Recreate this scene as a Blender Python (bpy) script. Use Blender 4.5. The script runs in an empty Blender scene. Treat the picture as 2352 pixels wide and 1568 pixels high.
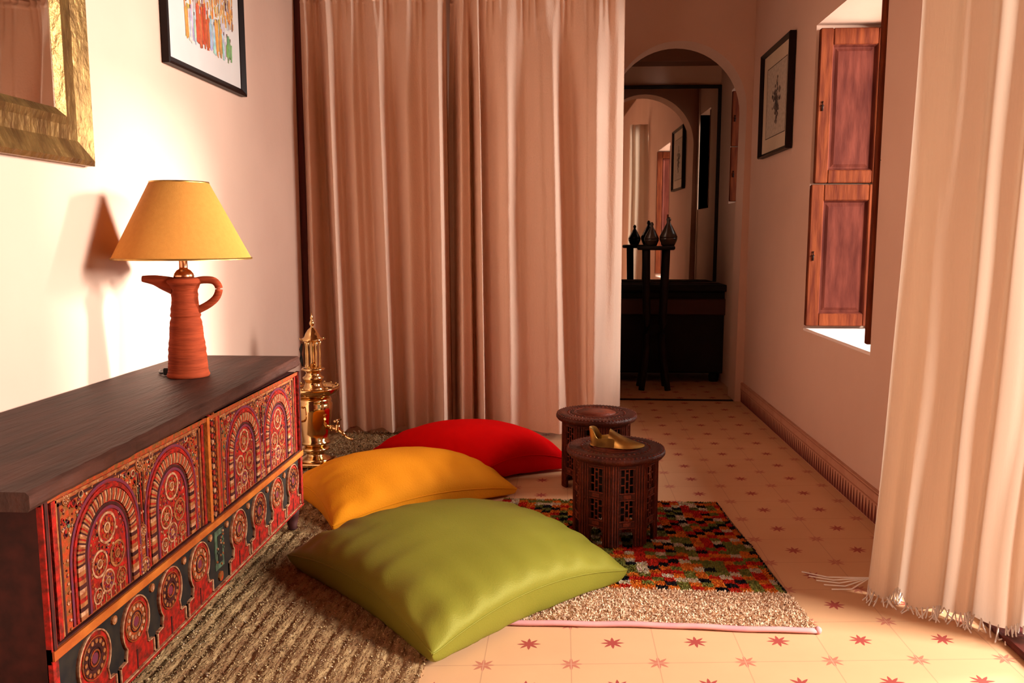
import bpy, math, random
from mathutils import Vector, Matrix, noise
from math import sin, cos, pi, radians as R, sqrt, floor
random.seed(7)
scene = bpy.context.scene

# ------------------------------------------------------------------ camera, world, light
cam_d = bpy.data.cameras.new('camera'); cam = bpy.data.objects.new('camera', cam_d)
scene.collection.objects.link(cam); scene.camera = cam
cam.location = (0, 0, .973); cam.rotation_euler = (R(90 - 7.1), 0, R(3.45))
cam_d.sensor_width = 36; cam_d.lens = 1900 / 2352 * 36; cam_d.clip_start = .02
vs = scene.view_settings
vs.view_transform = 'Standard'; vs.look = 'None'; vs.gamma = 1; vs.use_curve_mapping = False
vs.exposure = -0.05
try:
    scene.cycles.max_bounces = 10; scene.cycles.diffuse_bounces = 6; scene.cycles.caustics_reflective = False
    scene.cycles.sample_clamp_indirect = 6
except Exception: pass
world = bpy.data.worlds.new('world'); scene.world = world; world.use_nodes = True
bg = world.node_tree.nodes['Background']
bg.inputs[0].default_value = (1.0, .93, .86, 1); bg.inputs[1].default_value = .35
def lamp(name, kind, loc, direction, energy, color, **kw):
    d = bpy.data.lights.new(name, kind); d.energy = energy; d.color = color
    for k, v in kw.items(): setattr(d, k, v)
    o = bpy.data.objects.new(name, d); scene.collection.objects.link(o); o.location = loc
    o.rotation_euler = Vector(direction).to_track_quat('-Z', 'Y').to_euler(); return o
# low daylight coming in through the window niche of the right wall and the doorway beside the camera
lamp('window_sunlight', 'SUN', (4, 4, 3), (-1, -.33, -.24), 13.0, (1, .93, .84), angle=R(11))
lamp('door_daylight', 'AREA', (3.2, 1.0, 1.75), (-1, .32, -.33), 415, (1, .93, .84), shape='RECTANGLE', size=.8, size_y=1.1)
lamp('window_daylight', 'AREA', (2.5, 3.45, 1.45), (-1, 0, -.1), 145, (1, .93, .86), shape='RECTANGLE', size=1.5, size_y=1.3)
lamp('side_window_daylight', 'AREA', (1.9, 5.42, 1.7), (-1, -.2, -.15), 2.0, (1, .9, .8), shape='RECTANGLE', size=.5, size_y=.6)

# ------------------------------------------------------------------ helpers
class MB:
    def __init__(s): s.v = []; s.f = []; s.m = []; s.c = []; s.sm = []
    def add(s, vs_, fs, mi=0, col=None, smooth=False):
        b = len(s.v); s.v += [tuple(p) for p in vs_]
        for f in fs:
            s.f.append(tuple(i + b for i in f)); s.m.append(mi); s.c.append(col); s.sm.append(smooth)
    def box(s, x0, y0, z0, x1, y1, z1, mi=0, bev=0, col=None):
        if bev <= 0:
            v = [(x0,y0,z0),(x1,y0,z0),(x1,y1,z0),(x0,y1,z0),(x0,y0,z1),(x1,y0,z1),(x1,y1,z1),(x0,y1,z1)]
            s.add(v, [(0,3,2,1),(4,5,6,7),(0,1,5,4),(1,2,6,5),(2,3,7,6),(3,0,4,7)], mi, col); return
        b = bev
        rings = []
        for (z, k) in ((z0, b), (z0 + b, 0), (z1 - b, 0), (z1, b)):
            X0, X1, Y0, Y1 = x0 + k, x1 - k, y0 + k, y1 - k
            c = b if k == 0 else b * .3
            rings.append([(X0+c,Y0,z),(X1-c,Y0,z),(X1,Y0+c,z),(X1,Y1-c,z),(X1-c,Y1,z),(X0+c,Y1,z),(X0,Y1-c,z),(X0,Y0+c,z)])
        s.loft(rings, mi, closed=True, caps=True, col=col, smooth=False)
    def loft(s, rings, mi=0, closed=True, caps=False, col=None, smooth=True):
        n = len(rings[0]); v = [p for r in rings for p in r]; f = []
        for i in range(len(rings) - 1):
            for j in range(n if closed else n - 1):
                k = (j + 1) % n
                f.append((i*n+j, i*n+k, (i+1)*n+k, (i+1)*n+j))
        b = len(s.v); s.add(v, f, mi, col, smooth)
        if caps:
            s.f.append(tuple(b + j for j in reversed(range(n)))); s.m.append(mi); s.c.append(col); s.sm.append(False)
            s.f.append(tuple(b + (len(rings)-1)*n + j for j in range(n))); s.m.append(mi); s.c.append(col); s.sm.append(False)
    def lathe(s, prof, cx=0, cy=0, cz=0, n=32, mi=0, caps=True, smooth=True, wob=0):
        rings = []
        for r, z in prof:
            rings.append([(cx + r*cos(2*pi*j/n)*(1+wob*sin(z*90+j)), cy + r*sin(2*pi*j/n), cz + z) for j in range(n)])
        s.loft(rings, mi, True, caps, None, smooth)
    def tube(s, pts, rad, n=10, mi=0, caps=True, flat=1.0, col=None):
        pts = [Vector(p) for p in pts]; rings = []; up = Vector((0, 0, 1))
        for i, p in enumerate(pts):
            t = (pts[min(i+1, len(pts)-1)] - pts[max(i-1, 0)]).normalized()
            a = t.cross(up)
            if a.length < 1e-3: a = t.cross(Vector((0, 1, 0)))
            a.normalize(); b = t.cross(a).normalized()
            r = rad[i] if isinstance(rad, (list, tuple)) else rad
            rings.append([tuple(p + a*r*cos(2*pi*j/n) + b*r*flat*sin(2*pi*j/n)) for j in range(n)])
        s.loft(rings, mi, True, caps, col)
    def sphere(s, c, r, mi=0, n=12, sz=1.0, sx=1.0):
        prof = [(max(1e-4, r*sin(pi*i/(n//2+2))), -r*sz*cos(pi*i/(n//2+2))) for i in range(n//2+3)]
        s.lathe(prof, *c, n=n, mi=mi)
    def build(s, name, mats, parent=None, recalc=True):
        me = bpy.data.meshes.new(name); me.from_pydata(s.v, [], s.f); me.update()
        if not isinstance(mats, (list, tuple)): mats = [mats]
        for m in mats: me.materials.append(m)
        me.polygons.foreach_set('material_index', s.m); me.polygons.foreach_set('use_smooth', s.sm)
        if any(c is not None for c in s.c):
            ca = me.color_attributes.new('Col', 'FLOAT_COLOR', 'CORNER'); data = []
            for f, c in zip(s.f, s.c):
                c = c or (1, 1, 1)
                data += [c[0], c[1], c[2], 1] * len(f)
            ca.data.foreach_set('color', data)
        if recalc:
            import bmesh
            bm = bmesh.new(); bm.from_mesh(me); bmesh.ops.recalc_face_normals(bm, faces=bm.faces); bm.to_mesh(me); bm.free()
        me.update()
        o = bpy.data.objects.new(name, me); scene.collection.objects.link(o)
        if parent: o.parent = parent
        return o
def empty(name, loc, rz=0):
    o = bpy.data.objects.new(name, None); scene.collection.objects.link(o); o.empty_display_size = .1
    o.location = loc; o.rotation_euler = (0, 0, rz); return o
def tag(o, label, cat, group=None, kind=None):
    if label: o['label'] = label
    if cat: o['category'] = cat
    if group: o['group'] = group
    if kind: o['kind'] = kind
    return o
def struct(o): o['kind'] = 'structure'; return o
def copy_tree(o, parent=None):
    c = o.copy(); scene.collection.objects.link(c); c.parent = parent
    for ch in [q for q in bpy.data.objects if q.parent == o]: copy_tree(ch, c)
    return c
def crv(pts, n):
    """Catmull-Rom through pts (tuples), n samples per span."""
    P = [pts[0]] + list(pts) + [pts[-1]]; out = []
    for i in range(1, len(P) - 2):
        for k in range(n):
            t = k / n
            out.append(tuple(.5*((2*b) + (c-a)*t + (2*a-5*b+4*c-d)*t*t + (3*b-a-3*c+d)*t**3)
                       for a, b, c, d in zip(P[i-1], P[i], P[i+1], P[i+2])))
    out.append(tuple(pts[-1])); return out

# ------------------------------------------------------------------ materials
def mat(name, col, rough=.7, metal=0, col2=None, scale=8, detail=4, stretch=(1,1,1), bump=0, bscale=40, spec=.3,
        attr=False, sheen=0, trans=0, fac=(.35, .65), bstretch=None):
    m = bpy.data.materials.new(name); m.use_nodes = True; nt = m.node_tree; N = nt.nodes; L = nt.links
    p = N['Principled BSDF']; p.inputs['Roughness'].default_value = rough; p.inputs['Metallic'].default_value = metal
    p.inputs['Specular IOR Level'].default_value = spec
    if sheen: p.inputs['Sheen Weight'].default_value = sheen
    tc = N.new('ShaderNodeTexCoord'); mp = N.new('ShaderNodeMapping'); L.new(tc.outputs['Object'], mp.inputs[0])
    mp.inputs['Scale'].default_value = stretch
    src = None
    if attr:
        a = N.new('ShaderNodeVertexColor'); a.layer_name = 'Col'; src = a.outputs[0]
    if col2 is not None or attr:
        nz = N.new('ShaderNodeTexNoise'); nz.inputs['Scale'].default_value = scale; nz.inputs['Detail'].default_value = detail
        L.new(mp.outputs[0], nz.inputs['Vector'])
        mr = N.new('ShaderNodeMapRange'); mr.inputs[1].default_value = fac[0]; mr.inputs[2].default_value = fac[1]
        L.new(nz.outputs[0], mr.inputs[0])
        mx = N.new('ShaderNodeMix'); mx.data_type = 'RGBA'; L.new(mr.outputs[0], mx.inputs[0])
        if attr:
            mx.blend_type = 'MULTIPLY'; L.new(src, mx.inputs[6]); c = col2 or (.75, .75, .75); mx.inputs[7].default_value = (*c, 1)
        else:
            mx.inputs[6].default_value = (*col, 1); mx.inputs[7].default_value = (*col2, 1)
        L.new(mx.outputs[2], p.inputs['Base Color']); cs = mx.outputs[2]
    else:
        p.inputs['Base Color'].default_value = (*col, 1); cs = None
    if bump:
        b = N.new('ShaderNodeBump'); b.inputs['Strength'].default_value = bump; b.inputs['Distance'].default_value = .01
        n2 = N.new('ShaderNodeTexNoise'); n2.inputs['Scale'].default_value = bscale; n2.inputs['Detail'].default_value = 5
        mp2 = N.new('ShaderNodeMapping'); mp2.inputs['Scale'].default_value = bstretch or stretch
        L.new(tc.outputs['Object'], mp2.inputs[0]); L.new(mp2.outputs[0], n2.inputs['Vector'])
        L.new(n2.outputs[0], b.inputs['Height']); L.new(b.outputs[0], p.inputs['Normal'])
    if trans:
        t = N.new('ShaderNodeBsdfTranslucent'); ms = N.new('ShaderNodeMixShader'); ms.inputs[0].default_value = trans
        if cs: L.new(cs, t.inputs[0])
        else: t.inputs[0].default_value = (*col, 1)
        L.new(p.outputs[0], ms.inputs[1]); L.new(t.outputs[0], ms.inputs[2])
        L.new(ms.outputs[0], N['Material Output'].inputs[0])
    return m
WALLC = (.68, .465, .365)
M = {}
M['plaster'] = mat('wall_plaster', WALLC, .9, col2=(.64, .43, .335), scale=2.2, bump=.25, bscale=9, spec=.1)
M['ceil'] = mat('ceiling_wood_dark_for_bounce', (.20, .10, .055), .8, col2=(.14, .065, .035), scale=2, spec=.1)  # unseen ceiling, made dark wood to lower the light bounced in the room
M['curtain'] = mat('curtain_cotton', (.80, .57, .445), .9, col2=(.78, .555, .43), scale=30, stretch=(1,1,.08), bump=.25, bscale=160, spec=.1, bstretch=(1,1,.6))
M['curtain2'] = mat('doorway_curtain_cotton', (.68, .54, .43), .9, col2=(.66, .525, .415), scale=30, stretch=(1,1,.08), bump=.2, bscale=200, spec=.1, trans=.22)
M['redwood'] = mat('dark_red_painted_wood', (.10, .012, .008), .5, col2=(.05, .006, .005), scale=10, stretch=(6,6,.6))
M['wood'] = mat('reddish_shutter_wood', (.16, .036, .011), .7, col2=(.07, .012, .005), scale=7, stretch=(7,7,.9), bump=.15, bscale=18, spec=.06, fac=(.3,.7))
M['woodpanel'] = mat('worn_panel_wood', (.115, .026, .016), .7, col2=(.05, .009, .006), scale=6, stretch=(5,5,1.0), bump=.15, bscale=14, spec=.06, fac=(.3,.7))
M['lid'] = mat('dark_lid_wood', (.050, .017, .011), .55, col2=(.024, .009, .006), scale=5, stretch=(7,.8,5), bump=.35, bscale=14, spec=.12)
M['carved'] = mat('carved_table_wood', (.085, .014, .005), .5, col2=(.035, .006, .003), scale=22, bump=.4, bscale=120, spec=.2)
M['carved_light'] = mat('carved_table_trim', (.17, .028, .009), .5, col2=(.09, .014, .006), scale=30, bump=.4, bscale=120, spec=.2)
M['dark'] = mat('dark_wood_and_void_shade', (.010, .006, .005), .8)  # near-black for the bench top and for the shade inside the tables
M['darkwood'] = mat('dark_bench_wood', (.012, .005, .004), .7, col2=(.007, .003, .003), scale=6)
M['brass'] = mat('polished_brass', (.82, .58, .28), .12, 1, col2=(.76, .50, .22), scale=20)
M['brassdull'] = mat('brushed_brass', (.36, .22, .07), .38, 1, col2=(.55, .33, .09), scale=30)
M['gold'] = mat('antique_gold_frame', (.30, .17, .055), .38, .7, col2=(.15, .075, .025), scale=26, stretch=(1,1,.5), bump=.5, bscale=60)
M['glass'] = mat('mirror_glass', (.72, .66, .6), .02, 1)
M['blackframe'] = mat('black_frame_lacquer', (.012, .005, .004), .4, spec=.12)
M['matboard'] = mat('mat_board', (.66, .62, .60), .8, col2=(.63, .58, .56), scale=5)
M['matcream'] = mat('cream_mat_board', (.62, .50, .36), .7, col2=(.56, .44, .31), scale=5)
M['art'] = mat('paint_strokes', (1,1,1), .8, attr=True, scale=60)
M['terra'] = mat('terracotta', (.25, .038, .012), .8, col2=(.17, .025, .008), scale=14, stretch=(1,1,8), bump=.5, bscale=30, bstretch=(.5,.5,6), spec=.08)
M['shade'] = mat('ochre_lamp_shade', (.66, .29, .060), .75, col2=(.63, .27, .055), scale=90, trans=.15, bump=.1, bscale=300, spec=.1)
M['copper'] = mat('copper_fitting', (.75, .38, .2), .2, 1)
M['black'] = mat('black_plastic', (.01, .01, .01), .5)
M['green'] = mat('green_silk', (.185, .168, .020), .52, col2=(.158, .142, .016), scale=3, bump=.12, bscale=300, spec=.35)
M['green'].node_tree.nodes['Principled BSDF'].inputs['Specular Tint'].default_value = (1, .95, .30, 1)
M['yellow'] = mat('mustard_cotton', (.62, .215, .008), .8, col2=(.57, .19, .007), scale=4, bump=.15, bscale=200, spec=.05)
M['red'] = mat('red_cotton', (.66, .003, .003), .85, col2=(.58, .002, .003), scale=4, bump=.15, bscale=200, spec=.03)
M['rugbase'] = mat('rug_wool', (.36, .23, .11), .95, col2=(.18, .09, .042), scale=55, stretch=(1,.35,1), bump=.8, bscale=120, spec=.05)
M['ruglight'] = mat('rug_wool_tufts', (1,1,1), .95, attr=True, scale=70, spec=.05)
M['pinkhem'] = mat('pink_rug_binding', (.62, .30, .28), .8, col2=(.55, .24, .26), scale=20)
M['fringe'] = mat('white_fringe', (.8, .72, .66), .9)
M['pottery'] = mat('dark_glazed_pottery', (.05, .03, .02), .25, spec=.6)
# chest paints
M['c_red'] = mat('chest_red_paint', (.26, .009, .005), .6, col2=(.08, .009, .005), scale=75, bump=.5, bscale=70, spec=.08)
M['c_orange'] = mat('chest_orange_paint', (.25, .028, .007), .6, col2=(.10, .040, .010), scale=80, bump=.5, bscale=90, spec=.08)
M['c_moulding'] = mat('chest_orange_moulding', (.36, .10, .016), .5, col2=(.22, .045, .009), scale=20, stretch=(1,.5,1), bump=.3, bscale=60, spec=.08)
M['c_gold'] = mat('chest_ochre_paint', (.24, .09, .03), .6, col2=(.14, .03, .010), scale=60, bump=.4, bscale=90, spec=.08)
M['c_beige'] = mat('chest_cream_paint', (.36, .19, .10), .6, col2=(.17, .045, .02), scale=80, spec=.08)
M['c_dark'] = mat('chest_dark_paint', (.045, .010, .008), .6, col2=(.022, .006, .005), scale=30, spec=.08)
M['c_black'] = mat('chest_black_paint', (.010, .008, .008), .6, col2=(.02, .014, .01), scale=30, spec=.08)
M['c_violet'] = mat('chest_violet_paint', (.075, .018, .035), .6, col2=(.12, .014, .018), scale=50, spec=.08)
M['c_green'] = mat('chest_green_paint', (.06, .09, .05), .6, col2=(.03, .03, .02), scale=50, spec=.08)
CH = ['c_red','c_orange','c_gold','c_beige','c_dark','c_black','c_violet','c_green','c_moulding']
CI = {k: i for i, k in enumerate(CH)}
CHM = [M[k] for k in CH]

def floor_material():
    m = bpy.data.materials.new('star_cement_tile'); m.use_nodes = True; nt = m.node_tree; N = nt.nodes; L = nt.links
    p = N['Principled BSDF']
    def math(op, a, b=None, c=None):
        n = N.new('ShaderNodeMath'); n.operation = op
        for i, q in enumerate((a, b, c)):
            if q is None: continue
            if isinstance(q, (int, float)): n.inputs[i].default_value = q
            else: L.new(q, n.inputs[i])
        return n.outputs[0]
    tc = N.new('ShaderNodeTexCoord'); sp = N.new('ShaderNodeSeparateXYZ'); L.new(tc.outputs['Object'], sp.inputs[0])
    x, y = sp.outputs[0], sp.outputs[1]
    u = math('DIVIDE', math('ADD', x, .174), .2018)
    v = math('DIVIDE', math('SUBTRACT', math('SUBTRACT', y, math('MULTIPLY', x, .085)), 1.802), .1955)
    def star(off):
        fu = math('SUBTRACT', math('FRACT', math('ADD', u, off)), .5); fv = math('SUBTRACT', math('FRACT', math('ADD', v, off)), .5)
        r = math('SQRT', math('ADD', math('MULTIPLY', fu, fu), math('MULTIPLY', fv, fv)))
        th = math('ARCTAN2', fv, fu)
        k = math('MULTIPLY', math('ABSOLUTE', math('SUBTRACT', math('FRACT', math('ADD', math('MULTIPLY', th, 8/(2*pi)), 10.5)), .5)), 2)
        bd = math('ADD', .062, math('MULTIPLY', math('POWER', math('SUBTRACT', 1, k), 1.35), .088))
        return math('SMOOTH_MIN', 1, math('MAXIMUM', math('MULTIPLY', math('SUBTRACT', bd, r), 90), 0), .01)
    s1 = star(.5); s2 = star(0)   # tile corners, tile centres
    jx = math('ABSOLUTE', math('SUBTRACT', math('FRACT', math('ADD', u, .5)), .5)); jy = math('ABSOLUTE', math('SUBTRACT', math('FRACT', math('ADD', v, .5)), .5))
    jl = math('LESS_THAN', math('MINIMUM', jx, jy), .006)
    nz = N.new('ShaderNodeTexNoise'); nz.inputs['Scale'].default_value = 5; nz.inputs['Detail'].default_value = 6; L.new(tc.outputs['Object'], nz.inputs['Vector'])
    vec = N.new('ShaderNodeCombineXYZ'); L.new(math('FLOOR', u), vec.inputs[0]); L.new(math('FLOOR', v), vec.inputs[1])
    wn = N.new('ShaderNodeTexWhiteNoise'); L.new(vec.outputs[0], wn.inputs['Vector'])
    def mix(f, a, b):
        n = N.new('ShaderNodeMix'); n.data_type = 'RGBA'
        if isinstance(f, (int, float)): n.inputs[0].default_value = f
        else: L.new(f, n.inputs[0])
        for i, q in ((6, a), (7, b)):
            if isinstance(q, tuple): n.inputs[i].default_value = (*q, 1)
            else: L.new(q, n.inputs[i])
        return n.outputs[2]
    base = mix(nz.outputs[0], (.66, .385, .205), (.57, .31, .16))
    base = mix(math('MULTIPLY', wn.outputs[0], .25), base, (.62, .34, .20))
    base = mix(math('MULTIPLY', jl, .5), base, (.36, .17, .10))
    c = mix(s2, base, (.33, .055, .045)); c = mix(math('MULTIPLY', s1, .72), c, (.38, .075, .06))
    c = mix(math('MULTIPLY', math('MULTIPLY', jl, s1), .6), c, (.6, .35, .22))
    L.new(c, p.inputs['Base Color'])
    mr = N.new('ShaderNodeMapRange'); L.new(nz.outputs[0], mr.inputs[0]); mr.inputs[3].default_value = .42; mr.inputs[4].default_value = .62
    L.new(mr.outputs[0], p.inputs['Roughness']); p.inputs['Specular IOR Level'].default_value = .3
    b = N.new('ShaderNodeBump'); b.inputs['Strength'].default_value = .3; b.inputs['Distance'].default_value = .003
    L.new(math('SUBTRACT', 1, jl), b.inputs['Height']); L.new(b.outputs[0], p.inputs['Normal'])
    return m
M['tile'] = floor_material()

# ------------------------------------------------------------------ the room shell
XL, XR = -1.285, 1.09          # inner faces of the left and right walls
YB = 4.97                      # arch wall
CEIL = 2.75
b = MB(); b.box(-1.6, -1.8, -.06, 1.75, 5.0, 0); b.box(-1.6, 5.0, -.075, 1.75, 6.2, -.006); struct(b.build('floor', M['tile']))
b = MB(); b.box(XL - .3, -1.8, CEIL, XR + .31, YB + .25, CEIL + .1); struct(b.build('ceiling', M['ceil']))
b = MB(); b.box(XL - .3, -1.8, 0, XL, YB + .25, CEIL); struct(b.build('wall_left', M['plaster']))
b = MB(); b.box(XL, -1.9, 0, XR + .31, -1.8, CEIL); struct(b.build('wall_back', mat('back_wall_dark_for_bounce', (.30, .15, .10), .9)))  # unseen wall behind the camera, darkened to cut bounced light
# right wall: doorway y .45..2.25 (z < 2.15) and window niche y 2.97..3.78, z .56..1.885
WY0, WY1, WZ0, WZ1 = 2.97, 3.785, .56, 1.885
DY0, DY1, DZ = .2, 2.16, 2.2
T = XR + .31
b = MB()
b.box(XR, -1.8, 0, T, DY0, CEIL); b.box(XR, DY0, DZ, T, DY1, CEIL); b.box(XR, DY1, 0, T, WY0, CEIL)
b.box(XR, WY0, 0, T, WY1, WZ0); b.box(XR, WY0, WZ1, T, WY1, CEIL); b.box(XR, WY1, 0, T, YB + .25, CEIL)
struct(b.build('wall_right', M['plaster']))
# arch wall with a round-headed opening
ax, az, ar = .668, 1.71, .388
b = MB(); n = 28
arc = [(ax + ar*cos(pi*i/n), az + ar*sin(pi*i/n)) for i in range(n + 1)]     # right to left
poly = [(ax + ar - .015, 0)] + arc + [(ax - ar, 0)]
TH = .20
def wallfaces(y, flip):
    v = []; f = []
    # right strip, left strip, top fan
    R0 = XR + .31; L0 = XL; tp = CEIL
    v += [(x, y, z) for x, z in poly]; k = len(poly)
    v += [(R0, y, 0), (R0, y, az), (L0, y, 0), (L0, y, az)]
    f.append((0, k, k + 1, 1)); f.append((k - 1, k - 2, k + 3, k + 2))
    base = len(v)
    for i in range(n + 1):
        t = i / n; v.append((arc[i][0] if 0 < i < n else arc[i][0], y, tp))
    for i in range(n): f.append((1 + i, base + i, base + i + 1, 2 + i))
    v += [(R0, y, tp), (L0, y, tp)]
    f.append((1, k + 1, len(v) - 2, base)); f.append((k - 2, base + n, len(v) - 1, k + 3))
    return v, f
v0, f0 = wallfaces(YB, False); v1, f1 = wallfaces(YB + TH, True)
b.add(v0, f0); b.add(v1, f1)
k = len(poly); q = [(x, YB, z) for x, z in poly] + [(x, YB + TH, z) for x, z in poly]
b.add(q, [(i, i + 1, k + i + 1, k + i) for i in range(k - 1)], smooth=False)
struct(b.build('wall_arch', M['plaster'], recalc=False))
# the dark room beyond the arch
RX, RY, RZ = 1.095, 6.0, 2.31
b = MB(); b.box(RX, YB + TH, 0, RX + .3, 5.22, RZ); b.box(RX, 5.62, 0, RX + .3, RY, RZ); b.box(RX, 5.22, 0, RX+.3, 5.62, 1.20); b.box(RX, 5.22, 1.93, RX+.3, 5.62, RZ)
struct(b.build('wall_side_room_right', M['plaster']))
b = MB(); b.box(-1.3, RY, 0, RX + .3, RY + .1, RZ); struct(b.build('wall_side_room_far', M['plaster']))
b = MB(); b.box(-1.4, YB + TH, 0, -1.3, RY + .1, RZ); struct(b.build('wall_side_room_left', M['plaster']))
b = MB(); b.box(-1.3, YB + TH, RZ, RX + .3, RY + .1, RZ + .1); struct(b.build('ceiling_side_room', mat('orange_lit_ceiling_plaster', (.66, .34, .14), .9)))  # the orange light on this ceiling is put into its plaster colour
b = MB(); b.box(-.6, RY - .16, 2.16, RX, RY, 2.31, bev=.004); o = b.build('trim_1', mat('brown_beam_plaster', (.22, .11, .07), .9)); struct(o)
b = MB(); b.box(ax - ar + .005, YB + .0, -.002, ax + ar - .02, YB + .035, .004); struct(b.build('trim_2', M['darkwood']))

# skirting of small tooth-patterned tiles along the right wall
def skirting(name, x, y0, y1, ny=None):
    b = MB(); h = .115; t = .014
    b.box(x - t, y0, 0, x, y1, h, 0)
    p = .030; k = int((y1 - y0) / p)
    for i in range(k):
        c = y0 + (i + .5) * p
        v = [(x - t - .0015, c - p*.40, .004), (x - t - .0015, c + p*.40, .004), (x - t - .0015, c, .068)]
        w = [(x - t, a[1], a[2]) for a in v]
        b.add(v + w, [(0, 1, 2), (3, 5, 4), (0, 3, 4, 1), (1, 4, 5, 2), (2, 5, 3, 0)], 1)
    b.box(x - t - .0012, y0, .073, x - t, y1, .078, 2); b.box(x - t - .0012, y0, .106, x - t, y1, .110, 2)
    return b.build(name, [M['skirt'], M['skirt_tooth'], M['skirt_line']])
M['skirt'] = mat('skirting_tile', (.52, .27, .175), .8, col2=(.46, .22, .14), scale=20)
M['skirt_tooth'] = mat('skirting_tooth_red', (.12, .014, .010), .6)
M['skirt_line'] = mat('skirting_line', (.36, .14, .08), .6)
struct(skirting('baseboard_right', XR, DY1, YB - .0))

# window niche: sill board, outer frame with bars, two stacked leaves folded on the far reveal, one on the near reveal
def leaf(name, parent, y, x0, x1, z0, z1, face=-1, m1='wood', m2='woodpanel'):
    """A framed wooden shutter leaf lying in a plane of constant y."""
    t = .028; s = .055
    b = MB(); ya, yb = (y, y + t)
    b.box(x0, ya, z0, x0 + s, yb, z1, bev=.004); b.box(x1 - s*.8, ya, z0, x1, yb, z1, bev=.004)
    b.box(x0 + s, ya, z0, x1 - s*.8, yb, z0 + s, bev=.004); b.box(x0 + s, ya, z1 - s*1.25, x1 - s*.8, yb, z1, bev=.004)
    lf = b.build(name, M[m1], parent)
    b = MB(); a0, a1, c0, c1 = x0 + s - .004, x1 - s*.8 + .004, z0 + s - .004, z1 - s*1.25 + .004
    rings = []
    for d, k in ((0, .004), (.016, .012), (.016, .018), (.010, .030)):
        rings.append([(a0 + k, ya + d + .004, c0 + k), (a1 - k, ya + d + .004, c0 + k), (a1 - k, ya + d + .004, c1 - k), (a0 + k, ya + d + .004, c1 - k)])
    b.loft(rings, 0, True, False, smooth=False); kk = len(b.v) - 4; b.f.append((kk, kk+1, kk+2, kk+3)); b.m.append(0); b.c.append(None); b.sm.append(False)
    b.build('panel', M[m2], lf)
    b = MB(); zc = (z0 + z1)/2
    b.tube([(x0 + .018, ya - .004, zc - .02), (x0 + .018, ya - .007, zc), (x0 + .018, ya - .004, zc + .02)], .004, 6)
    b.lathe([(.002, 0), (.008, .001), (.008, .003), (.002, .004)], x0 + .018, ya - .005, zc, n=10)
    b.build('latch', M['blackframe'], lf)
    return lf
w = empty('window_1', (0, 0, 0)); struct(w)
SH = 3.735
leaf('shutter_leaf', w, SH - .004, XR + .004, XR + .290, 1.212, 1.862)
leaf('shutter_leaf', w, SH - .012, XR - .010, XR + .280, .588, 1.205)
leaf('shutter_leaf', w, WY0 + .004, XR - .012, XR + .26, .60, WZ1 - .01)
b = MB(); x0 = XR + .292
b.box(x0, WY0, WZ0, x0 + .018, WY0 + .03, WZ1); b.box(x0, WY1 - .05, WZ0, x0 + .018, WY1, WZ1)
b.box(x0, WY0, WZ0, x0 + .018, WY1, WZ0 + .03); b.box(x0, WY0, WZ1 - .03, x0 + .018, WY1, WZ1)
b.build('window_frame', M['redwood'], w)
b = MB(); b.box(XR - .002, WY0 - .0, WZ0, XR + .29, WY1, WZ0 + .014, bev=.003); b.build('window_sill', mat('pale_sill', (.86, .72, .66), .8), w)  # sill colour is paler than the wall plaster
w2 = empty('window_2', (0, 0, 0)); struct(w2)
leaf('shutter_leaf', w2, 5.585, RX + .0, RX + .27, 1.57, 1.92); leaf('shutter_leaf', w2, 5.585, RX + .0, RX + .27, 1.215, 1.565)
# doorway: dark red timber threshold and jamb
d = empty('door_1', (0, 0, 0)); struct(d)
b = MB(); b.box(XR - .015, DY0, 0, XR + .12, DY1 - .0, .018, bev=.004); b.build('threshold', M['redwood'], d)
b = MB(); b.box(XR + .10, DY1 - .05, .018, T, DY1, DZ, bev=.004); b.box(XR + .10, DY0, .018, T, DY0 + .05, DZ, bev=.004); b.box(XR + .10, DY0, DZ - .05, T, DY1, DZ, bev=.004)
b.build('door_frame', M['redwood'], d)
b = MB(); b.box(XL, 4.03, 0, XL + .035, 4.10, 2.3, bev=.004); o = b.build('trim_3', M['redwood']); struct(o)
# sunlit yard outside the doorway
b = MB(); b.box(1.75, -6, -.08, 14, 12, -.02); o = b.build('ground_outside', mat('yard_paving', (.30, .22, .16), .9)); struct(o)

# ------------------------------------------------------------------ curtains
def curtain_sheet(path_at, nu, zs, thick=None):
    b = MB(); rows = []
    for z in zs: rows.append([path_at(i/(nu-1), z) for i in range(nu)])
    b.loft(rows, 0, False, False, None, True); return b
CY = 4.03
def X_of(px): return (px - 1290) / 1900 * CY * 1.003
def interp(tab, t):
    for (a, va), (c, vc) in zip(tab, tab[1:]):
        if t <= c:
            s = max(0, min(1, (t - a)/(c - a))); s = s*s*(3-2*s)*.45 + s*.55; return va + (vc - va)*s
    return tab[-1][1]
# each entry: px at the top, px near the hem, offset towards the room in metres
LEFTP = [(701,703,.00),(712,712,.035),(734,750,-.045),(741,764,-.05),(760,775,.05),(779,795,.004),(790,806,-.01),(812,830,.032),(829,846,.012),(845,868,-.004),(872,893,.055),(895,908,.005),
         (905,925,-.006),(938,945,.042),(969,978,.012),(984,992,.0),(1010,1017,.07),(1026,1034,-.03),(1030,1037,-.07)]
RIGHTP = [(1043,1046,-.09),(1053,1053,-.08),(1059,1055,.03),(1076,1080,.012),(1084,1094,-.03),(1096,1106,.05),(1106,1119,-.03),(1120,1135,-.012),(1162,1172,.03),(1187,1194,.006),(1202,1215,.0),(1235,1262,.028),
          (1262,1288,.045),(1283,1312,-.015),(1300,1330,-.025),(1342,1350,.03),(1365,1372,.05),(1392,1392,.02),(1410,1410,.025),(1423,1426,.0)]
ZT = 2.075
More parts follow.
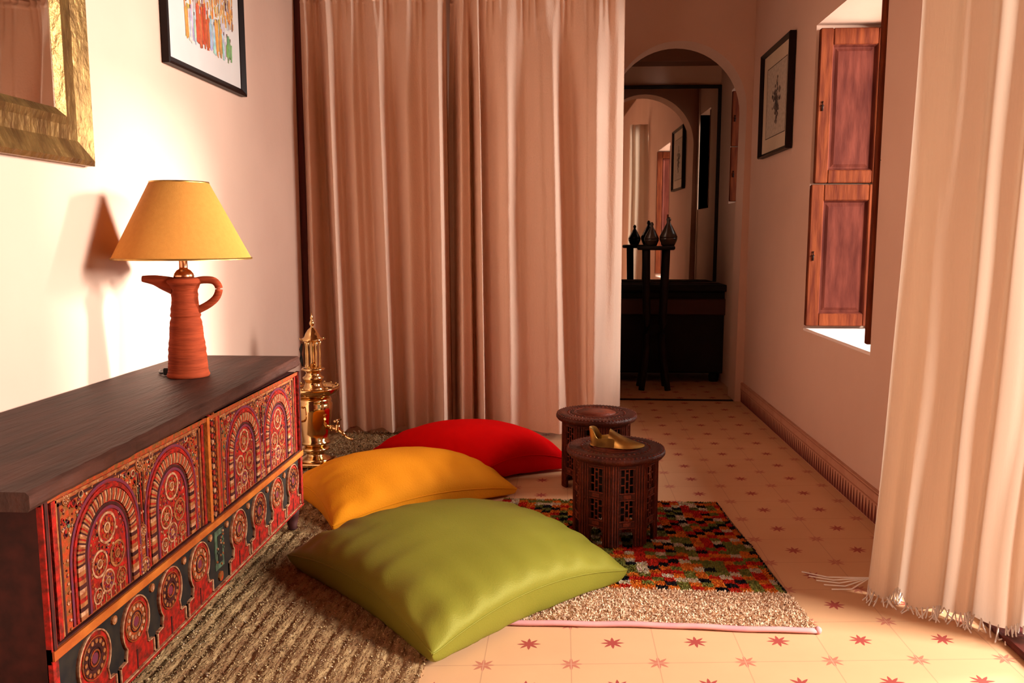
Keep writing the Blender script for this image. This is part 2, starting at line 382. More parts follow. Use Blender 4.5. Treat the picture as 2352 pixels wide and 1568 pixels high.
def make_curtain(name, tab, label, seed):
    NU = 300; nz = 90
    def at(s, z):
        k = 1 - z/ZT                                     # 0 top, 1 hem
        pos = s*(len(tab)-1)
        def val(pos):
            i = min(int(pos), len(tab)-2); t = pos - i
            return i, t
        i, t = val(pos)
        A = [(a[0] + (a[1]-a[0])*k, a[2]) for a in tab]
        P = [A[max(i-1,0)], A[i], A[i+1], A[min(i+2, len(A)-1)]]
        px = P[1][0] + (P[2][0]-P[1][0])*t
        ts = t*t*(3-2*t)
        amp = P[1][1] + (P[2][1]-P[1][1])*ts
        env = .35 + .65*min(1, k*4) ; env *= (1 + .15*k)
        off = amp*env*2.1
        x0_ = X_of(px); x = x0_
        g = max(0, 1 - k/.10)                            # gathers below the heading
        off += g*.009*sin(x*150 + seed + 2*sin(x*37)) + g*.004*sin(x*95+seed*2)
        off += .006*noise.noise(Vector((x*9, z*1.3, seed))) * (k + .2)*2
        off += .0022*noise.noise(Vector((x*60, z*26, seed))) * min(1, k*2)   # crumples
        y = CY - off; x *= y/CY
        zz = z
        if name == 'curtain' and seed == 2.0:
            e = max(0, (x - .02)/.27); y += .35*e*e*k**3; x *= (y/CY); zz += .06*e*k**4
        zz = max(zz + .006*sin(x*23 + seed)*k**8, .027)
        return (x, y, zz)
    zs = [ZT - .0 - (ZT - .028)*i/(nz-1) for i in range(nz)]
    # heading ruffle above the draw cord
    b = curtain_sheet(at, NU, zs)
    o = b.build(name, M['curtain'], None, recalc=False)
    tag(o, label, 'curtain', None)
    b = MB(); rows = []
    for q in range(6):
        row = []
        for i in range(NU):
            x, y, z = at(i/(NU-1), ZT)
            a = .010*sin(x*170 + seed*3 + q*.5) * q/5
            row.append((x, y - a - .006*sin(q*1.2), ZT + q*.008 + .003*sin(x*60)*(q/5)))
        rows.append(row)
    b.loft(rows, 0, False, False, None, True); b.build('heading', M['curtain'], o, recalc=False)
    return o
make_curtain('curtain', LEFTP, 'floor-length beige cotton curtain, the left half of the pair closing the alcove', 1.0)
make_curtain('curtain', RIGHTP, 'floor-length beige cotton curtain, the right half of the pair, next to the archway', 2.0)
rod = empty('curtain_rod', (-.45, CY + .02, ZT + .065))
b = MB(); b.tube([(XL + .45 + .0, 0, 0), (.76, 0, 0)], .009, 12); b.build('rod', M['darkwood'], rod)
for x in (XL + .45 + .06, .70):
    b = MB(); b.box(x - .008, -.008, .008, x + .008, .008, CEIL - (ZT + .065)); b.lathe([(.01,-.012),(.014,-.012),(.014,.012),(.01,.012)], x, 0, 0, n=12); b.build('bracket', M['darkwood'], rod)
b = MB(); b.sphere((.775, 0, 0), .018); b.build('finial', M['darkwood'], rod)
tag(rod, 'dark wooden curtain rod carrying the beige alcove curtains', 'curtain rod')

# doorway curtain in the right foreground: base path in plan, flaring towards the hem
def door_curtain():
    # plan points (x, y) at top and at hem; the light comes from behind it
    top = [(1.075,2.235),(1.03,2.20),(.985,2.235),(.94,2.185),(.905,2.215),(.878,2.18),(.885,2.145),(.93,2.115),(.965,2.135),(1.0,2.085),(1.035,2.105),(1.07,2.04),(1.10,2.055),(1.125,1.98),(1.15,1.99),(1.165,1.91),(1.185,1.90)]
    bot = [(1.06,2.30),(1.01,2.24),(.96,2.29),(.91,2.22),(.87,2.26),(.845,2.22),(.87,2.17),(.915,2.20),(.925,2.13),(.965,2.09),(.995,2.12),(1.02,2.05),(1.05,2.07),(1.09,1.98),(1.13,1.99),(1.17,1.90),(1.195,1.88)]
    a = crv(top, 14); c = crv(bot, 14); NU = len(a); rows = []; nz = 70; ZTOP = 2.26
    for q in range(nz):
        k = q/(nz-1); z = ZTOP*(1-k) + .02*k; e = k**1.6; row = []
        for i in range(NU):
            x = a[i][0]*(1-e) + c[i][0]*e; y = a[i][1]*(1-e) + c[i][1]*e
            r = noise.noise(Vector((i*.05, z*2, 5)))*.012*k
            x += r; y += r
            x += (.02*sin(k*pi)) * (1 - i/NU)
            hem = .03*max(0, (i/NU - .55))
            row.append((x, y, max(z + hem*k**6 + .008*sin(i*.21)*k**8, .012)))
        rows.append(row)
    b = MB(); b.loft(rows, 0, False, False, None, True)
    o = b.build('curtain', M['curtain2'], None, recalc=False)
    tag(o, 'cream curtain gathered at the side of the bright doorway in the right foreground', 'curtain')
    # knotted hem fringe
    b = MB(); last = rows[-1]
    for i in range(70, NU, 3):
        x, y, z = last[i]
        for q in range(2):
            dx, dy = random.uniform(-.03, .01), random.uniform(-.045, .0)
            b.tube([(x, y, z + .006), (x + dx*.5, y + dy*.5, .008), (x + dx, y + dy, .004)], .0018, 5)
    for (x, y, z) in ((last[62][0], last[62][1], .02),):
        for q in range(5):
            b.tube([(x, y, z + .02), (x - .05 - .01*q, y - .01 + .02*q, .010), (x - .10 - .012*q, y + .0 + .03*q, .004)], .0022, 5)
    b.build('fringe', M['fringe'], o)
door_curtain()

# ------------------------------------------------------------------ pictures and mirrors
def frame_bars(b, u0, u1, z0, z1, w, t, put, mi=0):
    """mitred moulding; put(u, d, z) maps to the world, d = out of the wall"""
    prof = [(0, 0), (0, t), (w*.25, t*1.15), (w*.7, t*.8), (w, t*.55), (w, 0)]
    rings = []
    for (cu, cz, su, sz) in ((u0, z0, 1, 1), (u1, z0, -1, 1), (u1, z1, -1, -1), (u0, z1, 1, -1), (u0, z0, 1, 1)):
        rings.append([put(cu + su*k, d, cz + sz*k) for k, d in prof])
    b.loft(rings, mi, True, False, smooth=False)
def quad(b, u0, u1, z0, z1, d, put, mi=0, col=None, th=.0):
    b.add([put(u0, d, z0), put(u1, d, z0), put(u1, d, z1), put(u0, d, z1)], [(0, 1, 2, 3)], mi, col)
def strokes_scene(b, u0, u1, z0, z1, d, put, rnd):
    """loose brush strokes: an orange sky over a row of upright coloured dabs"""
    def dab(u, z, w, h, col, lean=0, dd=0):
        pts = []; n = 7
        for i in range(n):
            t = i/(n-1); pts.append((u - w/2 + rnd.uniform(-.3, .3)*w*.3 + lean*t*h, z + h*t))
        for i in range(n-1, -1, -1):
            t = i/(n-1); pts.append((u + w/2 + rnd.uniform(-.3, .3)*w*.3 + lean*t*h, z + h*t + rnd.uniform(-.1, .1)*h*.2))
        V = [put(p, d + dd, q) for p, q in pts]
        b.add(V, [(i, 2*n-1-i, 2*n-2-i, i+1) for i in range(n-1)], 0, col)
    W, Hh = u1 - u0, z1 - z0; k = 0
    def g(c, s=.15): return tuple(max(0, x*(1 + rnd.uniform(-s, s))) for x in c)
    for q in range(30):      # pale washes
        k += 1; dab(u0 + rnd.random()*W, z0 + Hh*rnd.uniform(.25, .8), W*rnd.uniform(.05, .12), Hh*rnd.uniform(.08, .2), g((.60,.55,.56), .08), 0, k*2e-6)
    for q in range(420):     # orange, ochre and brown strokes of the upper half
        k += 1; v = rnd.uniform(.36, .96); tk = rnd.uniform(.010, .03)
        dab(u0 + rnd.random()*W, z0 + Hh*v, W*tk, Hh*rnd.uniform(.04, .13),
            g(rnd.choice([(.75,.28,.05),(.70,.33,.10),(.62,.20,.04),(.72,.42,.18),(.68,.36,.10),(.55,.45,.42),(.30,.14,.12)])), rnd.uniform(-.15,.15), k*2e-6)
    for q in range(14):
        k += 1; dab(u0 + rnd.random()*W, z0 + Hh*rnd.uniform(.45, .85), W*.010, Hh*.08, g((.12,.04,.04)), 0, k*2e-6)
    for i, (t, c, h) in enumerate([(.05,(.66,.32,.08),.30),(.12,(.55,.58,.66),.26),(.19,(.5,.55,.62),.22),(.26,(.60,.09,.04),.34),(.31,(.60,.16,.06),.30),(.37,(.55,.07,.03),.34),(.44,(.58,.12,.05),.30),(.51,(.4,.47,.6),.28),
                                (.58,(.42,.5,.62),.24),(.64,(.70,.32,.08),.28),(.71,(.64,.30,.10),.26),(.78,(.45,.5,.52),.20),(.85,(.20,.32,.14),.20),(.92,(.22,.38,.14),.17)]):
        for q in range(9):
            k += 1; z = z0 + Hh*rnd.uniform(.03, .10) + Hh*.06*rnd.random(); dab(u0 + W*(t + rnd.uniform(-.025, .025)), z, W*rnd.uniform(.012,.03), Hh*h*rnd.uniform(.5,1.05), g(c, .3), rnd.uniform(-.12,.12), k*2e-6)
        k += 1; dab(u0 + W*t, z0 + Hh*h*1.0 + Hh*.08, W*.014, Hh*.03, g((.16,.06,.04)), 0, k*2e-6)
# left wall picture
def left_put(base=0.0):
    return lambda u, d, z: (XL + .004 + d, u, z)
p = empty('framed_picture', (XL, 2.97, 1.93)); mi = Matrix.Translation((-XL, -2.97, -1.93))
def local(put, mtx): return lambda u, d, z: tuple(mtx @ Vector(put(u, d, z)))
lp = local(left_put(), mi)
U0, U1, Z0, Z1 = 2.665, 3.325, 1.532, 2.12
b = MB(); frame_bars(b, U0, U1, Z0, Z1, .026, .022, lp); b.build('frame', M['blackframe'], p)
b = MB(); quad(b, U0 + .01, U1 - .01, Z0 + .01, Z1 - .01, .008, lp); b.build('mat_board', M['matboard'], p)
b = MB(); strokes_scene(b, U0 + .15, U1 - .085, Z0 + .085, Z1 - .11, .0085, lp, random.Random(3)); b.build('painting', M['art'], p, recalc=False)
tag(p, 'black-framed painting in orange, red and blue with a wide white mat on the left wall', 'picture')
# gilt mirror on the left wall
g = empty('mirror', (XL, 1.88, 1.6)); mi = Matrix.Translation((-XL, -1.88, -1.6)); gp = local(left_put(), mi)
b = MB()
U0, U1, Z0, Z1 = 1.55, 2.20, 1.165, 2.05
prof = [(0,0),(0,.022),(.012,.030),(.03,.024),(.06,.014),(.095,.016),(.115,.022),(.125,.014),(.135,.006),(.135,0)]
rings = []
for (cu, cz, su, sz) in ((U0, Z0, 1, 1), (U1, Z0, -1, 1), (U1, Z1, -1, -1), (U0, Z1, 1, -1), (U0, Z0, 1, 1)):
    rings.append([gp(cu + su*k, dd, cz + sz*k) for k, dd in prof])
b.loft(rings, 0, True, False, smooth=False); b.build('frame', M['gold'], g)
b = MB(); quad(b, U0 + .13, U1 - .13, Z0 + .13, Z1 - .13, .006, gp); b.build('mirror_glass', M['glass'], g)
tag(g, 'gilt-framed mirror hanging on the left wall above the chest', 'mirror')
# right wall picture
def right_put(u, d, z): return (XR - .004 - d, u, z)
p = empty('framed_picture', (XR, 4.32, 1.67)); mi = Matrix.Translation((-XR, -4.32, -1.67)); rp = local(right_put, mi)
U0, U1, Z0, Z1 = 4.09, 4.66, 1.40, 1.94
b = MB(); frame_bars(b, U0, U1, Z0, Z1, .020, .028, rp); b.build('frame', M['blackframe'], p)
b = MB(); quad(b, U0 + .01, U1 - .01, Z0 + .01, Z1 - .01, .012, rp); b.build('mat_board', M['matcream'], p)
b = MB()
for (a, c, e, f) in ((U0+.09, U1-.09, Z0+.09, Z0+.094), (U0+.09, U1-.09, Z1-.094, Z1-.09), (U0+.09, U0+.096, Z0+.09, Z1-.09), (U1-.096, U1-.09, Z0+.09, Z1-.09)):
    quad(b, a, c, e, f, .0125, rp, col=(.05, .035, .03))
quad(b, U0+.096, U1-.096, Z0+.094, Z1-.094, .0123, rp, col=(.55, .46, .36))
rnd = random.Random(5)
for i in range(70):
    t = rnd.gauss(0, .35); s = rnd.gauss(0, .38)
    cu, cz = (U0+U1)/2 + t*.075, (Z0+Z1)/2 - .02 + s*.13 ; w_ = .02*rnd.uniform(.4, 1.3); c = rnd.choice([(.10,.07,.06),(.2,.15,.12),(.28,.22,.17),(.05,.04,.04)])
    b.add([rp(cu + w_*cos(q*pi/3)*rnd.uniform(.6,1.2), .0126 + i*5e-6, cz + w_*.8*sin(q*pi/3)*rnd.uniform(.6,1.2)) for q in range(6)], [(0,1,2,3,4,5)], 0, c)
b.build('drawing', M['art'], p, recalc=False)
tag(p, 'small black-framed ink drawing with a cream mat on the right wall between archway and shutters', 'picture')

# ------------------------------------------------------------------ carved and painted chest
CX, CY0, CY1 = -.858, 1.262, 2.605            # front plane, near and far ends
ch = empty('chest', (-1.05, 2.0, 0)); inv = Vector((1.05, -2.0, 0))
class CB(MB):
    """shapes drawn on the chest front: u = y, v = z, raised by d metres"""
    def L(s, x, y, z): return (x + 1.05, y - 2.0, z)
    def prism(s, pts, d0, d1, mi):
        n = len(pts)
        v = [s.L(CX + d0, u, w) for u, w in pts] + [s.L(CX + d1, u, w) for u, w in pts]
        s.add(v, [tuple(range(n, 2*n))] + [(i, (i+1) % n, n + (i+1) % n, n + i) for i in range(n)], mi)
    def strip(s, inner, outer, d, mi, d0=0, seg=None):
        n = len(inner)
        for i in range(n - 1):
            mm = mi if seg is None else seg[i % len(seg)]
            v = [s.L(CX + d0, *outer[i]), s.L(CX + d, *outer[i]), s.L(CX + d*1.15, (inner[i][0]+outer[i][0])/2, (inner[i][1]+outer[i][1])/2), s.L(CX + d, *inner[i]), s.L(CX + d0, *inner[i]),
                 s.L(CX + d0, *outer[i+1]), s.L(CX + d, *outer[i+1]), s.L(CX + d*1.15, (inner[i+1][0]+outer[i+1][0])/2, (inner[i+1][1]+outer[i+1][1])/2), s.L(CX + d, *inner[i+1]), s.L(CX + d0, *inner[i+1])]
            s.add(v, [(0,1,6,5),(1,2,7,6),(2,3,8,7),(3,4,9,8)], mm)
    def ring(s, u, v, r0, r1, d, mi, n=20, seg=None, d0=0):
        pi_ = [(u + r0*cos(2*pi*i/n), v + r0*sin(2*pi*i/n)) for i in range(n+1)]
        po = [(u + r1*cos(2*pi*i/n), v + r1*sin(2*pi*i/n)) for i in range(n+1)]
        s.strip(pi_, po, d, mi, d0, seg)
    def disc(s, u, v, r, d, mi, n=12, d0=0):
        s.prism([(u + r*cos(2*pi*i/n), v + r*sin(2*pi*i/n)) for i in range(n)], d0, d, mi)
    def bar(s, u0, v0, u1, v1, d, mi, d0=0): s.prism([(u0, v0), (u1, v0), (u1, v1), (u0, v1)], d0, d, mi)
def arch_pts(u, v0, vs_, hw, n, top):
    """outline going up the left side, over a rounded head of height top, down the right side"""
    pts = [(u - hw, v0 + (vs_ - v0)*i/12) for i in range(12)]
    pts += [(u - hw*cos(pi*i/n), vs_ + top*(sin(pi*i/n)**.92)) for i in range(n+1)]
    pts += [(u + hw, vs_ - (vs_ - v0)*(i+1)/12) for i in range(12)]
    return pts
rc = random.Random(11)
def rosette(b, u, v, r, cols=('c_red','c_beige','c_orange','c_dark')):
    b.disc(u, v, r, .002, CI[cols[3]], 16)
    b.ring(u, v, r*.84, r, .0045, CI[cols[1]], 18)
    b.ring(u, v, r*.58, r*.80, .0035, CI[cols[0]], 18)
    n = 8
    for i in range(n):
        a = 2*pi*i/n; b.disc(u + r*.58*cos(a), v + r*.58*sin(a), r*.14, .0048, CI[cols[2]], 6)
    b.ring(u, v, r*.24, r*.36, .0045, CI[cols[1]], 10); b.disc(u, v, r*.2, .005, CI['c_gold'], 8)
# body box
bb = MB()
bb.box(-1.235 + 1.05, CY0 + .015 - 2, .105, CX - .001 + 1.05, CY1 - .015 - 2, .546, 0)
bb.build('body', M['c_dark'], ch)
VB, VT = .285, .546
def upper_panel(y0, y1, near_first):
    b = CB()
    b.bar(y0, VB, y1, VT, .002, CI['c_orange'])
    W = y1 - y0
    # outer frame lines
    for k, m_, d in ((.0, 'c_red', .006), (.014, 'c_gold', .004), (.022, 'c_dark', .003)):
        w_ = .012 if k == 0 else .005
        b.bar(y0 + k, VB, y0 + k + w_, VT, d, CI[m_]); b.bar(y1 - k - w_, VB, y1 - k, VT, d, CI[m_])
        b.bar(y0 + k, VT - k - w_, y1 - k, VT - k, d, CI[m_])
    s0, s1 = y0 + .03, y1 - .03
    hw = (s1 - s0)/4 - .012
    for c in (s0 + (s1-s0)*.255, s0 + (s1-s0)*.745):
        vs_ = .392; v0 = VB + .008
        # nested arches: violet, beaded cream, dark line, red field
        def band(h0, h1, d, mi, seg=None, nn=30):
            inn = arch_pts(c, v0, vs_, h0, nn, h0*1.0 + .010); out = arch_pts(c, v0, vs_, h1, nn, h1*1.0 + .010)
            b.strip(inn, out, d, CI[mi] if isinstance(mi, str) else mi, 0, seg)
        b.prism(arch_pts(c, v0, vs_, hw, 24, hw + .01), 0, .0028, CI['c_red'])
        band(hw - .006, hw, .0042, 'c_violet')
        band(hw - .016, hw - .009, .0052, 'c_red')
        band(hw - .041, hw - .019, .0065, 'c_gold', [CI['c_gold'], CI['c_beige'], CI['c_dark'], CI['c_gold'], CI['c_red']], 90)
        band(hw - .050, hw - .044, .0045, 'c_dark'); band(hw - .057, hw - .051, .005, 'c_violet')
        ih = hw - .060; q = ih
        r1 = q*.50
        rosette(b, c, vs_ + .040, r1, ('c_red','c_beige','c_orange','c_violet'))
        rosette(b, c - q*.50, vs_ - .020, r1*.86); rosette(b, c + q*.50, vs_ - .022, r1*.86, ('c_orange','c_gold','c_red','c_dark'))
        rosette(b, c - q*.10, vs_ - .062, r1*.72, ('c_orange','c_beige','c_violet','c_dark')); rosette(b, c + q*.66, vs_ - .070, r1*.55, ('c_red','c_gold','c_orange','c_violet')); rosette(b, c - q*.68, vs_ - .078, r1*.5)
        # tendrils
        for k in range(190):
            u = c + rc.uniform(-1, 1)*ih*.95; v = rc.uniform(v0 + .006, vs_ + .06)
            b.disc(u, v, rc.uniform(.0012, .0034), .0040, CI[rc.choice(['c_beige','c_gold','c_orange','c_violet','c_dark'])], 5)
        for k in range(7):
            u = c + (k - 3)*ih*.28; b.bar(u - .0016, v0, u + .0016, v0 + .022 + .006*(k % 2), .0042, CI['c_beige' if k % 2 else 'c_gold'])
    # spandrels and the strip between the arches
    mid = (s0 + s1)/2
    for (u, v, r) in ((mid, .30, .022), (mid - .022, .345, .012), (mid + .022, .345, .012), (mid, .378, .013), (mid, .52, .016), (s0 + .015, .525, .011), (s1 - .015, .525, .011), (mid - .05, .53, .009), (mid + .05, .53, .009)):
        rosette(b, u, v, r, ('c_orange','c_gold','c_beige','c_dark'))
    for k in range(800):
        u = rc.uniform(s0, s1); v = rc.uniform(.455, VT - .03) if k % 2 else rc.uniform(VB + .01, VT - .03)
        inside = any(abs(u - c) < hw + .002 and v < .392 + (hw + .01)*sqrt(max(0, 1 - ((u-c)/(hw+.002))**2)) for c in (s0 + (s1-s0)*.255, s0 + (s1-s0)*.745))
        if inside: continue
        b.disc(u, v, rc.uniform(.0013, .0042), .0035, CI[rc.choice(['c_beige','c_gold','c_red','c_red','c_dark','c_violet','c_green'])], 6)
    for k in range(26):     # small carved rings scattered over the spandrels
        u = rc.uniform(s0 + .02, s1 - .02); v = rc.uniform(.50, VT - .022)
        if any(abs(u - c) < hw*.62 for c in (s0 + (s1-s0)*.255, s0 + (s1-s0)*.745)): continue
        b.ring(u, v, .0055, .0078, .0045, CI[rc.choice(['c_gold','c_red','c_beige'])], 10); b.disc(u, v, .003, .0045, CI[rc.choice(['c_dark','c_red'])], 6)
    for c in (s0 + (s1-s0)*.255, s0 + (s1-s0)*.745):     # second beaded line round each arch
        ap = arch_pts(c, VB + .008, .392, hw + .007, 40, hw + .017)
        for q in range(0, len(ap), 2): b.disc(ap[q][0], min(ap[q][1], VT - .006), .0026, .0042, CI['c_beige' if q % 4 else 'c_gold'], 6)
    for k in range(5):
        u = mid + (k - 2)*.008; b.bar(u - .0015, .395, u + .0015, .50, .0038, CI[['c_gold','c_dark','c_red','c_dark','c_gold'][k]])
    return b
mid_y = 1.905
upper_panel(CY0 + .030, mid_y - .020, True).build('front_panel', CHM, ch, recalc=True)
upper_panel(mid_y + .062, CY1 - .034, False).build('front_panel', CHM, ch, recalc=True)
# centre stile with studded strip, end posts
b = CB(); b.bar(mid_y - .020, VB, mid_y - .006, VT, .001, CI['c_black']); b.bar(mid_y - .006, VB, mid_y + .008, VT, .010, CI['c_moulding'])
b.bar(mid_y + .008, VB, mid_y + .050, VT, .003, CI['c_dark']); b.bar(mid_y + .050, VB, mid_y + .062, VT, .007, CI['c_orange'])
for k in range(17):
    v = VB + .010 + k*.0152; b.disc(mid_y + .029, v, .0062, .007, CI[['c_beige','c_red','c_gold','c_red'][k % 4]], 8)
    b.disc(mid_y + .016, v + .008, .0035, .006, CI['c_red'], 6); b.disc(mid_y + .042, v + .008, .0035, .006, CI['c_orange'], 6)
b.build('centre_stile', CHM, ch)
for (a, c, e) in ((CY1 - .034, CY1 - .018, CY1), (CY0 + .030, CY0 + .016, CY0)):
    b = CB(); lo, hi = sorted((a, c)); b.bar(lo, VB, hi, VT, .001, CI['c_black']); lo, hi = sorted((c, e)); b.bar(lo, .105, hi, VT, .010, CI['c_red']); b.bar(lo + .004, VB, hi - .004, VT, .012, CI['c_dark'])
    b.build('corner_post', CHM, ch)
b = CB(); b.bar(CY0, .268, CY1, .285, .014, CI['c_moulding']); b.bar(CY0, .281, CY1, .289, .009, CI['c_dark']); b.bar(CY0, .262, CY1, .269, .008, CI['c_dark'])
b.bar(CY0, .546 - .010, CY1, .546, .008, CI['c_orange']); b.build('moulding', CHM, ch)
# lower frieze with keyhole arches
def keyhole(u, v0, r, cv, foot, neck):
    pts = [(u - foot, v0), (u - foot, v0 + .032), (u - neck, v0 + .034), (u - neck, v0 + .042)]
    a0 = math.asin(min(1, neck*.9/r)); n = 22
    for i in range(n+1):
        a = (-pi/2 - a0) - (2*pi - 2*a0)*i/n
        pts.append((u + r*cos(a), cv + r*1.06*sin(a)))
    pts += [(u + neck, v0 + .042), (u + neck, v0 + .034), (u + foot, v0 + .032), (u + foot, v0)]
    return pts
b = CB(); b.bar(CY0, .105, CY1, .264, .0015, CI['c_black'])
pitch = .148; cs = [2.072 + pitch*i for i in range(4)] + [1.832 - pitch*i for i in range(4)]
for n_, u in enumerate(cs):
    KZ = .204
    out = keyhole(u, .108, .053, KZ, .068, .044); inn = [(u + (p_[0]-u)*.94, KZ + (p_[1]-KZ)*.95) for p_ in out]
    b.prism(out, 0, .005, CI['c_red']); b.strip(inn, out, .0080, CI['c_beige'])
    b.disc(u, KZ + .004, .036, .0062, CI['c_dark' if n_ % 2 else 'c_orange'], 20)
    b.ring(u, KZ + .004, .038, .0405, .0072, CI['c_orange'], 24)
    for i in range(14):
        a = 2*pi*i/14; b.disc(u + .030*cos(a), KZ + .004 + .031*sin(a), .0044, .0080, CI['c_beige' if n_ % 2 == 0 else 'c_gold'], 7)
    b.ring(u, KZ + .004, .019, .0215, .0075, CI['c_dark'], 18); b.ring(u, KZ + .004, .013, .016, .008, CI['c_orange' if n_ % 2 else 'c_gold'], 14); b.disc(u, KZ + .004, .010, .0072, CI['c_violet'], 10)
    b.bar(u - .002, .108, u + .002, .148, .0060, CI['c_dark'])
for u in [c + pitch/2 for c in cs[:3]] + [c - pitch/2 for c in cs[4:7]] + [2.0, 1.90]:
    b.disc(u, .246, .009, .006, CI['c_gold'], 9); b.disc(u, .246, .005, .007, CI['c_beige'], 7)
cm = 1.952
b.bar(cm - .026, .150, cm + .024, .250, .004, CI['c_green']); b.bar(cm - .012, .165, cm + .012, .235, .006, CI['c_black'])
for k in range(16): b.disc(cm + rc.uniform(-.022, .022), rc.uniform(.155, .245), .003, .007, CI[rc.choice(['c_green','c_beige','c_gold'])], 6)
b.disc(cm, .128, .013, .006, CI['c_orange'], 8)
b.bar(CY0, .104, CY1, .1075, .010, CI['c_beige']); b.bar(CY0, .100, CY1, .105, .011, CI['c_red'])
b.build('frieze', CHM, ch)
for (x, y) in ((CX - .02, CY1 - .03), (CX - .02, CY0 + .03), (-1.21, CY1 - .03), (-1.21, CY0 + .03)):
    b = MB(); b.lathe([(.012, .024), (.018, .030), (.014, .03), (.022, .07), (.026, .105)], x + 1.05, y - 2, 0, n=12); b.build('leg', M['c_dark'], ch)
# heavy lid with worn edge
b = MB(); lz0, lz1 = .548, .580
N_ = 60; rings = []
for i in range(N_ + 1):
    y = CY0 - .06 + (CY1 - CY0 + .165)*i/N_; w_ = .0022*noise.noise(Vector((y*14, 0, 3))) ; w2_ = .003*noise.noise(Vector((y*22, 5, 3)))
    xb = -1.272 - .0*(y-2); xf = -.830 - .045*(y - CY0)/(CY1-CY0) + w2_
    rings.append([(xb+1.05, y-2, lz0), (xf+1.05 - .004, y-2, lz0), (xf+1.05, y-2, lz0+.006), (xf+1.05, y-2, lz1-.006+w_), (xf+1.05-.006, y-2, lz1+w_*.5), (xf - .15+1.05, y-2, lz1), (xb+1.05, y-2, lz1)])
b.loft(rings, 0, True, True, smooth=False); b.build('lid', M['lid'], ch)
tag(ch, 'long low wooden chest with red carved arches and a dark lid against the left wall', 'chest')

# ------------------------------------------------------------------ terracotta jug lamp
lx, ly, lz = -1.068, 2.285, .5805
la = empty('table_lamp', (lx, ly, lz), 0)
b = MB()
prof = [(.001,0),(.056,0),(.058,.006),(.056,.016),(.053,.022),(.054,.028),(.052,.060),(.050,.090),(.047,.112),(.045,.118),(.046,.124),(.044,.150),(.041,.165),(.0395,.170),(.041,.176),(.038,.205),(.036,.212),
        (.036,.235),(.036,.250),(.043,.262),(.047,.270),(.046,.278),(.040,.282),(.001,.282)]
pp = []
for (r0, z0_), (r1, z1_) in zip(prof[1:], prof[2:]):
    for q in range(3):
        t = q/3; pp.append((r0 + (r1-r0)*t + .0009*sin((z0_ + (z1_-z0_)*t)*330), z0_ + (z1_-z0_)*t))
b.lathe([(.001, 0)] + pp + [(.001,.282)], n=40)
b.build('jug', M['terra'], la)
b = MB()
b.tube(crv([(-.025,0,.258),(-.055,0,.268),(-.080,0,.276),(-.112,0,.280)], 5), [.026 - .0175*min(1, i/15) for i in range(16)], 14)
b.build('spout', M['terra'], la)
b = MB(); b.tube(crv([(.030,0,.272),(.055,0,.276),(.082,0,.272),(.094,0,.252),(.086,0,.226),(.064,0,.206),(.034,0,.190)], 6), .0105, 12); b.build('handle', M['terra'], la)
b = MB(); b.lathe([(.001,.281),(.026,.281),(.028,.286),(.026,.294),(.019,.303),(.012,.307),(.0115,.312),(.0115,.36),(.016,.362),(.016,.395),(.001,.395)], n=24); b.build('neck', M['copper'], la)
b = MB()
n = 56; r0, r1, h0, h1 = .186, .078, .335, .548
prof = [(r0, h0), (r1, h1), (r1 - .0018, h1), (r0 - .0018, h0), (r0, h0)]
b.lathe(prof, n=n, caps=False, smooth=True); sh = b.build('lamp_shade', M['shade'], la)
b = MB(); b.lathe([(r0+.0015,h0-.001),(r0+.0015,h0+.004),(r0-.002,h0+.004),(r0-.002,h0-.001),(r0+.0015,h0-.001)], n=n, caps=False)
b.build('shade_trim', M['brassdull'], sh); b = MB()
b.lathe([(r1+.0015,h1-.003),(r1+.0015,h1+.001),(r1-.002,h1+.001),(r1-.002,h1-.003),(r1+.0015,h1-.003)], n=n, caps=False)
b.build('shade_trim', M['brassdull'], sh)
b = MB(); b.sphere((0,0,.43), .03); b.tube([(0,0,.39),(0,0,.545)], .003, 6)
for a in range(3): b.tube([(0,0,.54),(r1*cos(a*2.1),r1*sin(a*2.1),.545)], .002, 5)
b.build('bulb', mat('frosted_bulb', (.8,.78,.7), .3), la)
b = MB(); b.tube(crv([(-.045,.03,.012),(-.075,.03,.006),(-.09,.045,.006),(-.10,.09,.005)], 5), .0035, 6); b.box(-.075,.018,.001,-.055,.032,.022, bev=.003); b.build('power_cord', M['black'], la)
la.rotation_euler = (0, 0, R(12))
tag(la, 'terracotta jug lamp with an ochre conical shade standing on the chest', 'lamp')

# ------------------------------------------------------------------ brass samovar beside the chest
sx, sy = -1.035, 3.36
sa = empty('samovar', (sx, sy, .025))
b = MB(); b.box(-.072,-.072,0,.072,.072,.016, bev=.004); b.lathe([(.062,.016),(.066,.022),(.058,.030),(.040,.040),(.036,.052),(.046,.060),(.060,.066),(.058,.074),(.045,.080)], n=28); b.build('base', M['brass'], sa)
b = MB(); b.lathe([(.045,.080),(.052,.088),(.062,.094),(.064,.100),(.055,.106),(.060,.14),(.068,.19),(.074,.235),(.076,.262),(.070,.272),(.074,.278),(.066,.288),(.05,.296)], n=32); b.build('urn', M['brass'], sa)
b = MB(); b.lathe([(.05,.296),(.085,.300),(.098,.312),(.104,.322),(.108,.330),(.106,.333),(.100,.324),(.05,.318),(.001,.318)], n=36)
for i in range(18):
    a = 2*pi*i/18; b.sphere((.099*cos(a), .099*sin(a), .337), .0045, n=6)
b.build('gallery_tray', M['brass'], sa)
b = MB(); b.lathe([(.046,.318),(.050,.326),(.040,.334),(.034,.350),(.038,.362),(.045,.372),(.034,.380),(.030,.392),(.036,.400),(.050,.406),(.046,.412),(.024,.416)], n=24)
b.lathe([(.014,.414),(.012,.44),(.013,.50),(.018,.53),(.014,.54)], n=14); b.build('chimney', M['brass'], sa)
